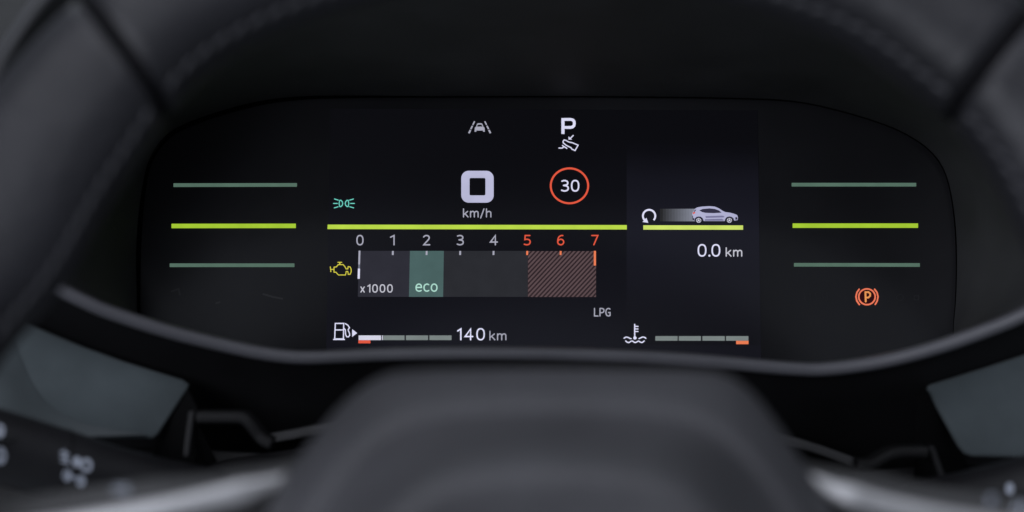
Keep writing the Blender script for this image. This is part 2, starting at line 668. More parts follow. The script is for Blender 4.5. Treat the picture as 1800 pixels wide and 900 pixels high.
def tilt_left(x, y):
    return 0.576 - 0.00003 * (y - 670) + 0.00008 * (x - 331) * 0.6


def tilt_right(x, y):
    return 0.576 - 0.00003 * (y - 670) - 0.00008 * (x - 1631) * 0.6


pn = slab('trim_panel', [(-260, 420), (-120, 490), (53, 571), (147, 610), (222, 637), (322, 668), (333, 676), (330, 684), (278, 764), (268, 771), (80, 768), (-260, 762)],
          tilt_left, 0.006, 5, M_cloth, dash)
pn['label'] = 'blue-grey trim panel beside the light stalk'
FC = catmull([(20, 566), (30, 612), (58, 678), (98, 722), (168, 750), (262, 764)], 16)
rows = []
for t in (0.0, 0.25, 0.5, 0.75, 1.0):
    rows.append([at(x + (-40 - x) * t * 0.9, y + (772 - y) * t, tilt_left(x + (-40 - x) * t * 0.9, y + (772 - y) * t) - 0.0004 - 0.00016 * abs((-40 - x) * t * 0.9)) for x, y in FC])
loft('panel_reflection_wedge', rows, M_cloth, pn, closed=False)  # wedge added to stand in for a lighter reflection on the panel
pn = slab('trim_panel', [(1633, 677), (1720, 650), (1800, 624), (1930, 572), (2060, 500), (2060, 806), (1800, 804), (1708, 802), (1694, 797), (1683, 784), (1631, 690), (1629, 682)],
          tilt_right, 0.006, 5, M_cloth, dash)
pn['label'] = 'blue-grey trim panel beside the wiper stalk'

# lower moulding under the trim panels
slab('knee_moulding', [(-260, 786), (120, 786), (330, 788), (520, 800), (520, 1150), (-260, 1150)], lambda x, y: 0.592 - 0.00009 * (y - 786), 0.008, 4, M_dark, dash)
slab('knee_moulding', [(1480, 830), (1640, 818), (2060, 815), (2060, 1150), (1480, 1150)], lambda x, y: 0.592 - 0.00009 * (y - 800), 0.008, 4, M_dark, dash)

# side cheeks of the column opening
slab('opening_cheek', [(331, 684), (347, 716), (345, 760), (343, 850), (248, 850), (278, 776)], lambda x, y: 0.574 - 0.0001 * (x - 300), 0.01, 3, M_black, dash)
slab('opening_cheek', [(349, 748), (382, 812), (386, 850), (344, 850)], lambda x, y: 0.571 + 0.0003 * (x - 344), 0.01, 2, M_dark, dash)
slab('opening_cheek', [(1614, 690), (1629, 686), (1692, 800), (1726, 860), (1605, 860)], lambda x, y: 0.574 + 0.0001 * (x - 1640), 0.01, 3, M_black, dash)


def frame_bar(pts, w_, t_, mat, name='opening_frame'):
    path = [at(*p) for p in catmull(pts, 40)]
    return sweep(name, path, lambda i, n: rbox(w_, t_, min(w_, t_) * 0.5, 2), mat, dash)


frame_bar([(331, 800, 0.563), (335, 765, 0.563), (341, 722, 0.563)], 0.0009, 0.004, M_dark)
frame_bar([(350, 732, 0.562), (390, 732, 0.562), (428, 733, 0.562), (440, 741, 0.562), (455, 760, 0.563), (466, 772, 0.563), (480, 778, 0.563)], 0.0017, 0.005, M_clip)
frame_bar([(1652, 838, 0.563), (1643, 812, 0.563), (1633, 785, 0.563)], 0.0008, 0.004, M_dark)
frame_bar([(1626, 793, 0.562), (1590, 793, 0.562), (1565, 796, 0.562), (1545, 806, 0.563), (1528, 815, 0.563), (1505, 815, 0.563)], 0.0016, 0.005, M_clip)

# ================================================================== STEERING COLUMN
col = thing('steering_shroud', 'dark grey steering column shroud with a pale flap edge behind the wheel hub', 'column shroud', at(960, 900, 0.60))
CV = [(255, 850), (330, 835), (385, 812), (450, 800), (520, 790), (620, 768), (760, 745), (960, 735), (1160, 748), (1290, 780), (1400, 822), (1520, 850), (1700, 872)]
cv = catmull(CV, 60)
rows = [[at(x, y - 3, 0.625) for x, y in cv], [at(x, y, 0.572) for x, y in cv], [at(x, y + 5, 0.563) for x, y in cv],
        [at(x, y + 22, 0.556) for x, y in cv], [at(x, y + 300, 0.548) for x, y in cv]]
loft('column_cover', rows, M_dark, col, closed=False)
FL = [(474, 770, 0.589), (520, 762, 0.588), (580, 750, 0.586), (700, 731, 0.585), (960, 720, 0.584), (1200, 733, 0.585), (1330, 757, 0.586), (1385, 773, 0.587), (1440, 790, 0.588), (1500, 812, 0.589)]
path = [at(*p) for p in catmull(FL, 90)]
sweep('column_flap', path, lambda i, n: rbox(0.0015, 0.003, 0.0006, 2), M_flap, col)
rows = [[at(x, y + 4, d + 0.001) for x, y, d in catmull(FL, 60)], [at(x, y + 34, d + 0.012) for x, y, d in catmull(FL, 60)], [at(x, y + 120, d + 0.02) for x, y, d in catmull(FL, 60)]]
loft('column_void_backing', rows, M_black, col, closed=False)  # near-black backing sheet for the dark void between flap and cover

# ================================================================== INSTRUMENT CLUSTER
clu = thing('instrument_cluster', 'digital instrument cluster with lit green bars and central driver display', 'instrument panel', pl(957, 640, -0.01))
n = len(lens_p)
V = [pl(x, y, 0.0) for x, y in lens_p] + [pl(x, y, -0.004) for x, y in lens_p]
F = [tuple(range(n))] + [(i, (i + 1) % n, n + (i + 1) % n, n + i) for i in range(n)] + [tuple(range(2 * n - 1, n - 1, -1))]
face_o = mesh_obj('lens_panel', V, F, M_lens, clu)
fix_normals(face_o)
# shade in the gap between lens and hood, put in as a near-black ring
rg = []
for kk, h in ((1.0, -0.0035), (0.55, -0.0035), (0.0, -0.0035)):
    rg.append([pl(*grow(p, 1.02 * gapw(p) * kk + 0.0), h) for p in lens_p])
rg.insert(0, [pl(*grow(p, 1.02 * gapw(p)), 0.0034) for p in lens_p])
loft('lens_shadow_gap', rg, M_black, clu)

H0, H1, H2, H3, H4 = 0.00012, 0.00022, 0.00032, 0.00042, 0.00052
a = Art(H0)
a.poly([(580.5, 191), (1332, 194), (1338, 640), (573, 640)])
disp = a.build('display_screen', M_tft, clu)
disp['label'] = 'central driver display'
Art(H1).poly([(1101.5, 254), (1332.7, 255), (1337, 606), (1101.5, 606)]).build('trip_panel', M_trip, disp)

# --- light bars either side of the display
for x0, x1, y, mt, sl in ((305, 522, 325.4, G_bardim, -0.4), (301.5, 520, 397.2, G_bar, -0.2), (298.3, 517.6, 466.2, G_bardim, 0.0),
                          (1391.6, 1610.6, 324.6, G_bardim, 0.0), (1393.3, 1613.8, 396.6, G_bar, 0.0), (1395.6, 1617, 465.4, G_bardim, 0.4)):
    hh = 3.9 if mt is G_bar else 3.2
    top = [(x0, y - hh), (x1, y - hh + sl), (x1, y + hh + sl), (x0, y + hh)]
    V = [pl(p[0], p[1], 0.0003) for p in top] + [pl(p[0], p[1], 0.00002) for p in top]
    o = mesh_obj('light_bar', V, [(0, 1, 2, 3), (0, 1, 5, 4), (1, 2, 6, 5), (2, 3, 7, 6), (3, 0, 4, 7)], mt, clu)
    fix_normals(o)
    flipn = o

# --- parking brake tell-tale
tl = Art(H0).ell(1524, 521.7, 14.5, 14).build('parking_brake_lamp', G_brakebg, clu)
Art(H1).ring(1524, 521.7, 15.8, 15.2, 2.7).build('lamp_ring', G_brake, tl)
Art(H1).line([(1510.2, 508.5), (1506.3, 514), (1504.6, 521.5), (1506.2, 529), (1510.6, 535.3)], 2.7).line(
    [(1537.4, 508.5), (1541.6, 514), (1543.4, 521.5), (1542, 529), (1538.6, 535)], 2.7).build('lamp_arcs', G_brake, tl)
Art(H2).line([(1521.2, 513.4), (1521.8, 530)], 3.2).line([(1521.5, 513.6), (1526.5, 513.4), (1529.6, 516), (1529.6, 520), (1526.5, 523), (1522, 523.2)], 3.0).build('lamp_letter', G_brakep, tl)

# --- unlit symbols, barely visible in the black lens
for k, pts in enumerate(([(302, 512), (314, 508), (316, 518)], [(463, 517), (480, 522), (496, 525)], [(380, 533), (386, 531)])):
    Art(H0).line(pts, 3.2).build('unlit_symbol', M_ghost, clu)
g = Art(H0)
for x in (1414, 1424, 1434, 1446, 1453):
    g.line([(x, 515), (x + 1.5, 527)], 1.6)
g.build('unlit_symbol', M_ghost, clu)
g = Art(H0)
g.ring(1582, 523, 7, 6, 1.6).line([(1607, 520), (1615, 520), (1615, 527), (1607, 527)], 1.6, True)
g.build('unlit_symbol', M_ghost, clu)

# --- main lime line
Art(H2).poly([(576, 394.8), (1101.8, 395.6), (1101.8, 403.4), (575.6, 402.7)]).build('divider_line', G_lime, disp)

# --- lane keeping symbol
g = Art(H2)
for m in (1, -1):
    X = lambda x: 843.2 + m * (x - 843.2)
    for (xa, ya, xb, yb, wa) in ((834.2, 213.2, 831.2, 219.6, 2.2), (830.4, 221.2, 827.6, 227.0, 2.6), (827.0, 228.4, 824.2, 234.2, 3.0)):
        g.line([(X(xa), ya), (X(xb), yb)], wa, cap=False)
g.poly([(836.8, 222.4), (838.6, 217.6), (840.5, 216.6), (846, 216.6), (847.8, 217.6), (849.6, 222.4), (848, 222.4), (846.4, 219), (840, 219), (838.4, 222.4)])
g.poly([(836.8, 222.6), (849.6, 222.6), (851.8, 224.6), (852.2, 231.5), (849.2, 231.5), (849, 229.4), (837.4, 229.4), (837.2, 231.5), (834.2, 231.5), (834.6, 224.6)])
g.build('lane_symbol', G_grey, disp)

# --- gear letter and brake pedal prompt
g = Art(H2)
g.poly([(986.8, 207.6), (992.3, 207.6), (992.3, 235.4), (986.8, 235.4)])
g.line([(992.2, 209.9), (1003.5, 209.9), (1007.2, 211), (1009.2, 213.6), (1009.6, 217.2), (1008.8, 220.8), (1006.4, 223.2), (1003, 224.0), (992.2, 224.0)], 4.9, cap=False)
g.build('gear_letter', G_white, disp)
g = Art(H2)
g.line([(989.8, 248.4), (991.6, 246.0), (994.4, 246.6), (1000, 249.6), (1006.5, 251.0), (1016.2, 255.2), (1010.8, 264.6), (1005.2, 262.0), (1003.8, 259.6), (995.5, 255.6), (990, 251.0)], 1.9, closed=True)
g.line([(982.6, 260.2), (988.4, 260.2), (991.0, 258.0), (988.8, 255.6)], 1.9)
g.line([(991.4, 257.6), (996.4, 260.8)], 1.9)
g.line([(1007.6, 238.2), (1002.2, 243.4)], 2.0)
g.poly([(999.3, 239.6), (1005.6, 245.4), (999.3, 245.4)])
g.build('pedal_symbol', G_white, disp)


# --- speed figure
def rrect(x0, y0, x1, y1, r, n=8):
    out = []
    for cx, cy, s0 in ((x1 - r, y1 - r, 0), (x0 + r, y1 - r, 90), (x0 + r, y0 + r, 180), (x1 - r, y0 + r, 270)):
        for k in range(n + 1):
            t = R(s0 + 90.0 * k / n)
            out.append((cx + r * math.cos(t), cy + r * math.sin(t)))
    return out


Art(H2).band(rrect(810.8, 300.2, 867.8, 356.2, 13), rrect(825.4, 312.8, 853.3, 343.4, 2.4)).build('speed_figure', G_speed, disp)
text('speed_unit', 'km/h', 813.8, 366.2, 863.8, 384.2, G_grey, disp, H2, 2.0)
rg_o = Art(H2).ring(1001, 326.6, 34.6, 32.4, 3.4).build('speed_limit_ring', G_red, disp)
text('speed_limit_number', '30', 986.0, 316.0, 1018.4, 337.0, G_white, disp, H2, 2.6, 0.30)

# --- sidelight symbol
g = Art(H2)
for m in (1, -1):
    X = lambda x: 604.6 + m * (x - 604.6)
    g.line([(X(588.0), 349.8), (X(594.6), 351.8)], 1.6)
    g.line([(X(586.2), 357.6), (X(593.0), 357.6)], 1.6)
    g.line([(X(587.6), 365.4), (X(594.4), 363.4)], 1.6)
    g.line([(X(597.2), 352.2), (X(599.2), 352.0), (X(601.6), 354.4), (X(602.4), 357.6), (X(601.6), 360.8), (X(599.2), 363.2), (X(597.2), 363.0), (X(596.0), 357.6)], 1.7, closed=True)
g.build('sidelight_symbol', G_teal, disp)

# --- rev counter
xs = [632.7, 690.6, 750.0, 809.0, 867.6, 926.8, 985.6, 1045.6]
tl = lambda x: -2.2 * (1046 - x) / 415.0
scale = Art(H1).poly([(631.3, 441), (720.6, 441), (718.9, 521.8), (629.0, 521.8)]).build('rev_scale', G_zone0, disp)
Art(H1).poly([(780.2, 441), (927.8, 441), (927.6, 521.8), (778.9, 521.8)]).build('rev_scale', G_zone, disp)
Art(H1).poly([(720.6, 441), (780.2, 441), (778.9, 521.8), (718.9, 521.8)]).build('eco_zone', G_eco, disp)
Art(H1).poly([(927.8, 441.3), (1048, 441.3), (1047.8, 522.2), (927.6, 522.2)]).build('redline_zone', G_hatch0, disp)


def clip(poly, x0, y0, x1, y1):
    for ax, lim, sgn in ((0, x0, 1), (0, x1, -1), (1, y0, 1), (1, y1, -1)):
        out = []
        for i in range(len(poly)):
            p, q = poly[i - 1], poly[i]
            ip, iq = (p[ax] - lim) * sgn >= 0, (q[ax] - lim) * sgn >= 0
            if ip != iq:
                t = (lim - p[ax]) / (q[ax] - p[ax])
                out.append((p[0] + (q[0] - p[0]) * t, p[1] + (q[1] - p[1]) * t))
            if iq:
                out.append(q)
        poly = out
        if not poly:
            return []
    return poly


g = Art(H2)
per = 7.95
k = 0
x = 928 - 100
while x < 1060:
    q = clip([(x, 523), (x + 4.2, 523), (x + 4.2 + 78, 440), (x + 78, 440)], 928.2, 441.5, 1047.7, 522.0)
    if len(q) > 2:
        g.polys.append((q, H2))
    x += per
g.build('redline_hatching', G_hatch1, disp)
for i, x in enumerate(xs):
    ch = str(i)
    wl, wr = (5.2, 3.2) if ch == '1' else ((6.6, 7.6) if ch == '4' else (6.4, 6.4))
    text('rev_number', ch, x - wl, 412.8, x + wr, 431.4, G_red if i > 4 else G_grey, disp, H2, 2.3)
    if 0 < i < 7:
        Art(H3).rect(x - 1.6, 441.2, x + 1.6, 448.2, -0.2).build('rev_tick', G_orange if i > 4 else G_grey, disp)
Art(H3).poly([(630.4, 440.6), (633.6, 440.6), (632.9, 465), (629.8, 465)]).build('rev_tick', G_grey, disp)
Art(H3).poly([(629.8, 465.3), (632.9, 465.3), (632.7, 471.6), (629.6, 471.6)]).build('rev_tick', G_dimw, disp)
Art(H3).poly([(629.2, 472), (632.9, 472), (632.4, 490), (628.6, 490)]).build('rev_needle', G_white, disp)
Art(H3).poly([(1043.8, 441), (1047.6, 441), (1047.6, 466.8), (1043.8, 466.8)]).build('rev_tick', G_orange, disp)
text('rev_unit', 'x1000', 633.4, 499.6, 690.4, 514.4, G_xk, disp, H3, 2.0, 0.38)
text('eco_lettering', 'eco', 730.2, 498.2, 769.2, 513.0, G_ecot, disp, H3, 2.3, 0.25)
text('fuel_type_lettering', 'LPG', 1044, 541.2, 1073.4, 556.4, G_grey, disp, H3, 2.0, 0.22)

# --- engine warning symbol
g = Art(H2)
f = lambda pts: [(570 + x / 4.5, 330 + y / 4.5) for x, y in pts]
g.line(f([(77, 628), (96, 626), (110, 608), (150, 608), (166, 628), (172, 642), (186, 642), (189, 624), (204, 626), (212, 642), (213, 664), (205, 684), (190, 685), (186, 662), (174, 662), (168, 690), (112, 690), (92, 668), (77, 668)]), 1.6, closed=True)
g.line(f([(108, 590), (138, 590)]), 1.6)
g.line(f([(123, 592), (123, 606)]), 2.2, cap=False)
g.line(f([(48, 626), (52, 664)]), 1.6)
g.line(f([(50, 646), (76, 646)]), 1.6, cap=False)
g.build('engine_symbol', G_yellow, disp)

# --- fuel gauge
f = lambda pts: [(570 + x / 5.143, 530 + y / 5.143) for x, y in pts]
g = Art(H2)
g.line(f([(100, 198), (176, 198), (173, 338), (94, 338)]), 2.0, closed=True)
g.line(f([(84, 343), (182, 343)]), 2.0)
g.line(f([(98, 257), (176, 257)]), 2.0, cap=False)
g.line(f([(178, 242), (190, 254), (193, 298), (202, 318), (218, 320), (230, 306), (228, 286), (216, 258), (220, 246), (228, 238), (214, 214), (190, 200)]), 1.9)
g.poly(f([(252, 250), (298, 285), (252, 320)]))
g.build('fuel_pump_symbol', G_white, disp)
for x0, x1, mt in ((630.4, 669.8, G_segw), (671.6, 673.1, G_segw), (673.8, 711, G_seg), (713.5, 752.5, G_seg), (754.9, 793.7, G_seg)):
    Art(H2).rect(x0, 589.6, x1, 597.8).build('gauge_segment', mt, disp)
Art(H2).rect(630, 598.1, 651, 603.4).build('reserve_mark', G_red, disp)
text('range_figure', '140', 803.3, 576.6, 852.4, 598.4, G_white, disp, H2, 2.6, 0.36)
text('range_unit', 'km', 860.2, 581.2, 890.2, 598.4, G_grey, disp, H2, 2.0)

# --- coolant gauge
f = lambda pts: [(1080 + x / 6.923, 560 + y / 6.923) for x, y in pts]
g = Art(H2)
g.line(f([(247, 70), (248, 225)]), 2.2)
g.ell(1116.1, 594, 3.0, 2.9)
for y in (95, 126, 157):
    g.line(f([(252, y), (288, y)]), 1.9)
g.line(f(catmull([(117, 240), (140, 226), (165, 229), (187, 240), (203, 244)], 12)), 2.1)
g.line(f(catmull([(299, 244), (318, 236), (342, 225), (365, 228), (383, 240)], 12)), 2.1)
g.line(f(catmull([(137, 272), (155, 287), (178, 291), (202, 276), (222, 274), (246, 291), (270, 287), (290, 273), (312, 284), (336, 291), (363, 272)], 30)), 2.1)
g.build('coolant_symbol', G_white, disp)
for x0, x1 in ((1152, 1191), (1193.2, 1232.2), (1234.8, 1274), (1276.2, 1315.5)):
    Art(H2).rect(x0, 590.8, x1, 598.9).build('gauge_segment', G_seg, disp)
Art(H3).rect(1294, 599.1, 1315.8, 605).build('overheat_mark', G_orange, disp)

# --- trip recorder
Art(H3).poly([(1130.8, 396), (1306.2, 396.2), (1306.2, 403.8), (1130.8, 403.6)]).build('trip_line', G_lime2, disp)
g = Art(H3)
g.arc(1141, 379.6, 10.9, 10.8, 43, -232, 3.2, cap=False)
g.poly([(1129.4, 390.2), (1136.2, 382.8), (1139.6, 391.6)])
g.build('reset_symbol', G_white, disp)
for k in range(12):
    t = (k + 0.6) / 12.0
    c = tuple(24 + (v - 24) * t ** 0.65 for v in (132, 136, 150))
    x0 = 1160 + 62.0 * k / 12
    Art(H2).poly([(x0, 367), (x0 + 62.0 / 12, 367), (x0 + 62.0 / 12, 389), (x0, 389)]).build('trail_band', glow('lit_trail', c), disp)
f = lambda pts: [(1110 + x / 6.923, 340 + y / 6.923) for x, y in pts]
body = [(740, 300), (738, 268), (742, 238), (757, 214), (776, 184), (800, 170), (858, 160), (950, 155), (1012, 160), (1062, 180), (1110, 212), (1140, 226),
        (1200, 234), (1250, 248), (1285, 262), (1296, 290), (1292, 324), (1262, 330), (1250, 330), (1240, 300), (1215, 284), (1190, 280), (1160, 288), (1140, 312),
        (1134, 336), (880, 336), (868, 304), (845, 284), (818, 280), (790, 286), (770, 306), (764, 334), (748, 326)]
g = Art(H3)
g.poly(f(body))
car = g.build('trip_car_picture', G_body, disp)
g = Art(H3 + 8e-5)
g.poly(f([(826, 206), (866, 190), (950, 182), (1014, 189), (1062, 206), (1098, 234), (1000, 240), (900, 236), (858, 226)]))
g.poly(f([(752, 236), (768, 206), (790, 192), (778, 214)]))
g.poly(f([(764, 334), (770, 306), (790, 286), (818, 280), (845, 284), (868, 304), (880, 336), (866, 336), (856, 312), (838, 296), (818, 292), (798, 298), (782, 314), (778, 336)]))
g.poly(f([(1134, 336), (1140, 312), (1160, 288), (1190, 280), (1215, 284), (1240, 300), (1250, 330), (1240, 332), (1228, 308), (1210, 294), (1190, 291), (1168, 297), (1154, 314), (1148, 337)]))
g.poly(f([(738, 268), (746, 270), (752, 300), (766, 304), (762, 330), (744, 322)]))
g.poly(f([(1262, 292), (1284, 286), (1290, 316), (1266, 322)]))
g.build('trip_car_picture', G_glass, disp)
g = Art(H3 + 8e-5)
g.poly(f([(895, 314), (1100, 308), (1124, 322), (1120, 332), (890, 332)]))
g.poly(f([(900, 276), (1110, 270), (1136, 284), (1118, 292), (905, 298)]))
g.build('trip_car_picture', G_body2, disp)
Art(H3 + 8e-5).poly(f([(744, 236), (766, 222), (778, 238), (752, 252)])).build('trip_car_picture', G_red, disp)
for wx in (818, 1192):
    q = f([(wx, 328)])[0]
    wh = Art(H3 + 1.3e-4).ell(q[0], q[1], 5.6, 5.2, 20).build('trip_car_wheel', G_tyre, disp)
    g = Art(H3 + 1.8e-4)
    g.ring(q[0], q[1], 4.4, 4.1, 0.8, 24)
    for k in range(5):
        t = R(72 * k - 90)
        g.line([q, (q[0] + 4 * math.cos(t), q[1] + 3.8 * math.sin(t))], 1.0, cap=False)
    g.build('trip_car_wheel', G_segw, disp)
text('trip_figure', '0.0', 1226.3, 428.9, 1266.2, 451.2, G_white, disp, H3, 2.6, 0.28)
text('trip_unit', 'km', 1275.6, 434.6, 1304.8, 451.2, G_xk, disp, H3, 2.1)

# ================================================================== STEERING WHEEL
WC = (962.0, 1090.0)
WT = R(17.0)
WD = 0.400
wp0 = at(WC[0], WC[1], WD)
WN = (-FWD) * math.cos(WT) + UP * math.sin(WT)


def wpl(px, py, h=0.0):
    dr = RIGHT * ((px - 900.0) / FPX) + UP * ((450.0 - py) / FPX) + FWD
    p0 = wp0 + WN * h
    return CAM + dr * ((p0 - CAM).dot(WN) / dr.dot(WN))


wheel = thing('steering_wheel', 'black leather steering wheel with silver spokes in front of the instrument cluster', 'steering wheel', wp0)


def pol(pts):
    out = []
    for x, y in pts:
        vx, vy = x - WC[0], WC[1] - y
        out.append((math.degrees(math.atan2(vx, vy)), math.hypot(vx, vy)))
    return sorted(out)


IN = pol([(1960, 800), (1890, 600), (1820, 470), (1768, 350), (1708, 250), (1633, 177), (1583, 140), (1500, 76), (1320, 14), (1130, -22), (962, -34), (790, -22), (600, 14),
          (430, 80), (345, 138), (308, 176), (272, 242), (222, 310), (172, 395), (122, 490), (62, 562), (0, 625), (-60, 740)])
OUT = pol([(2260, 880), (2170, 560), (2060, 330), (1930, 155), (1778, 0), (1640, -105), (1440, -200), (1200, -260), (962, -278), (720, -260), (480, -200), (290, -108), (145, 5), (-5, 158), (-130, 330), (-250, 570), (-330, 860)])


def ip(tab, a):
    if a <= tab[0][0]:
        return tab[0][1]
    if a >= tab[-1][0]:
        return tab[-1][1]
    for i in range(len(tab) - 1):
        if tab[i][0] <= a <= tab[i + 1][0]:
            t = (a - tab[i][0]) / (tab[i + 1][0] - tab[i][0])
            return tab[i][1] * (1 - t) + tab[i + 1][1] * t


def sm(tab, a):
    return sum(ip(tab, a + k) for k in (-3, -1.5, 0, 1.5, 3)) / 5.0


SEAM_L, SEAM_R = -36.9, 38.6


def rim_ring(a, scale=1.0, n=28):
    ri, ro = sm(IN, a), sm(OUT, a)
    if abs(a) > 95:
        ri, ro = 1085.0, 1360.0
    u = Vector((math.sin(R(a)), -math.cos(R(a))))
    pi = wpl(WC[0] + u.x * ri, WC[1] + u.y * ri)
    po = wpl(WC[0] + u.x * ro, WC[1] + u.y * ro)
    c = (pi + po) / 2
    e = (po - pi) / 2 * 0.985
    out = []
    for k in range(n):
        t = 2 * math.pi * k / n
        ct, st = math.cos(t), math.sin(t)
        rr = (abs(ct) ** 2.3 + abs(st) ** 2.3) ** (-1 / 2.3)
        out.append(c + e * (ct * rr * scale) + WN * (0.0145 * st * rr * scale))
    return out


def rim_part(name, a0, a1, mat, steps):
    rings = []
    e = 0.45
    for k in range(steps + 1):
        a = a0 + (a1 - a0) * k / steps
        rings.append(rim_ring(a))
    first = [rim_ring(a0 - 0.12, 0.87), rim_ring(a0 - 0.08, 0.95), rim_ring(a0 - 0.03, 0.985)]
    last = [rim_ring(a1 + 0.03, 0.985), rim_ring(a1 + 0.08, 0.95), rim_ring(a1 + 0.12, 0.87)]
    return loft(name, first + rings + last, mat, wheel, True, True, True)


up_rim = rim_part('rim', SEAM_L + 0.6, SEAM_R - 0.6, M_leather_dark, 60)
up_rim['label'] = 'upper leather rim section'
lg = rim_part('grip', -118, SEAM_L - 0.6, M_leather, 70)
rgp = rim_part('grip', SEAM_R + 0.6, 118, M_leather, 70)
rim_part('rim', 119.2, 240.8, M_leather_dark, 60)
for a in (SEAM_L, SEAM_R, 118.6, 241.4):
    loft('rim_seam', [rim_ring(a - 1.0, 0.93), rim_ring(a + 1.0, 0.93)], M_groove, wheel, True, True, True)

# stitches along the inner edge of the rim
st_me = None
for sec, a0, a1 in ((up_rim, SEAM_L + 2.0, SEAM_R - 2.0), (lg, -62.0, SEAM_L - 2.0), (rgp, SEAM_R + 2.0, 62.0)):
    cnt = int(abs(a1 - a0) / 1.75)
    for k in range(cnt + 1):
        a = a0 + (a1 - a0) * k / cnt
        ring0, ring1 = rim_ring(a - 0.30), rim_ring(a + 0.30)
        # inner edge, turned a little to the driver: index between pi (n/2) and front (n/4)
        p0, p1 = ring0[12], ring1[12]
        c = (p0 + p1) / 2
        ctr = sum(ring0, Vector()) / len(ring0)
        nrm = (p0 - ctr).normalized()
        t = (p1 - p0).normalized()
        t = (t + (ring0[11] - ring0[13]).normalized() * 0.35).normalized()
        b = nrm.cross(t).normalized()
        nrm = t.cross(b).normalized()
        if st_me is None:
            V, F = [], []
            for i, (s, r) in enumerate(((-1, 0.25), (-0.6, 1), (0.6, 1), (1, 0.25))):
                for q in range(6):
                    V.append((s * 0.0024, r * 0.0010 * math.cos(q * math.pi / 3), r * 0.0006 * math.sin(q * math.pi / 3)))
            for i in range(3):
                for q in range(6):
                    F.append((i * 6 + q, i * 6 + (q + 1) % 6, (i + 1) * 6 + (q + 1) % 6, (i + 1) * 6 + q))
            F += [tuple(range(5, -1, -1)), tuple(range(18, 24))]
            st_me = bpy.data.meshes.new('stitch')
            st_me.from_pydata(V, [], F)
            st_me.materials.append(M_thread)
            for p in st_me.polygons:
                p.use_smooth = True
        o = bpy.data.objects.new('stitch', st_me)
        S.collection.objects.link(o)
        o.parent = sec
        o.matrix_parent_inverse = parent_world(sec).inverted()
        mt = Matrix((t, b, nrm)).transposed().to_4x4()
        mt.translation = c + nrm * 0.0001
        o.matrix_basis = mt

# hub cover: domed pad with a bevelled shoulder
HUB = [(430, 985), (455, 925), (478, 880), (512, 825), (552, 768), (598, 714), (640, 678), (680, 658), (730, 650), (820, 648), (960, 647), (1120, 648), (1230, 651), (1280, 660),
       (1320, 688), (1362, 738), (1402, 798), (1440, 856), (1470, 905), (1500, 960), (1520, 1040), (1515, 1200), (1460, 1380), (1330, 1480), (960, 1510), (600, 1480), (470, 1380), (415, 1200), (412, 1060)]
hub_o = catmull(HUB, 150, True)
HC = (966.0, 1060.0)


def hub_in(k):
    """inset of the hub outline by k pixels"""
    out = []
    n = len(hub_o)
    for i, p in enumerate(hub_o):
        a, c = hub_o[i - 4], hub_o[(i + 4) % n]
        t = Vector((c[0] - a[0], c[1] - a[1])).normalized()
        nv = Vector((-t.y, t.x))
        if nv.dot(Vector((HC[0] - p[0], HC[1] - p[1]))) < 0:
            nv = -nv
        out.append((p[0] + nv.x * k, p[1] + nv.y * k))
    for _ in range(int(k * 0.9)):
        out = [tuple(out[i][q] * 0.5 + (out[i - 1][q] + out[(i + 1) % n][q]) * 0.25 for q in (0, 1)) for i in range(n)]
    return out


def dep(py, extra):
    """depth in the wheel plane at that row, plus a forward offset"""
    return WD + (1090 - py) * WD / FPX * math.tan(WT) * 0.95 - extra


rings = []
for k, ex in ((0, -0.012), (0, -0.003), (2, 0.001), (6, 0.004), (16, 0.0085), (36, 0.0140), (54, 0.0176), (62, 0.0184), (69, 0.0178), (77, 0.0192), (100, 0.0275), (130, 0.0365), (158, 0.0435), (175, 0.0460), (195, 0.0468), (215, 0.0465)):
    rings.append([at(x, y, dep(y, ex)) for x, y in hub_in(k)])
last = hub_in(215)
for s, ex in ((0.7, 0.0440), (0.35, 0.0425)):
    rings.append([at(HC[0] + (x - HC[0]) * s, HC[1] + (y - HC[1]) * s, dep(HC[1] + (y - HC[1]) * s, ex)) for x, y in last])
loft('hub_cover', rings, M_pad, wheel, True, True, True)

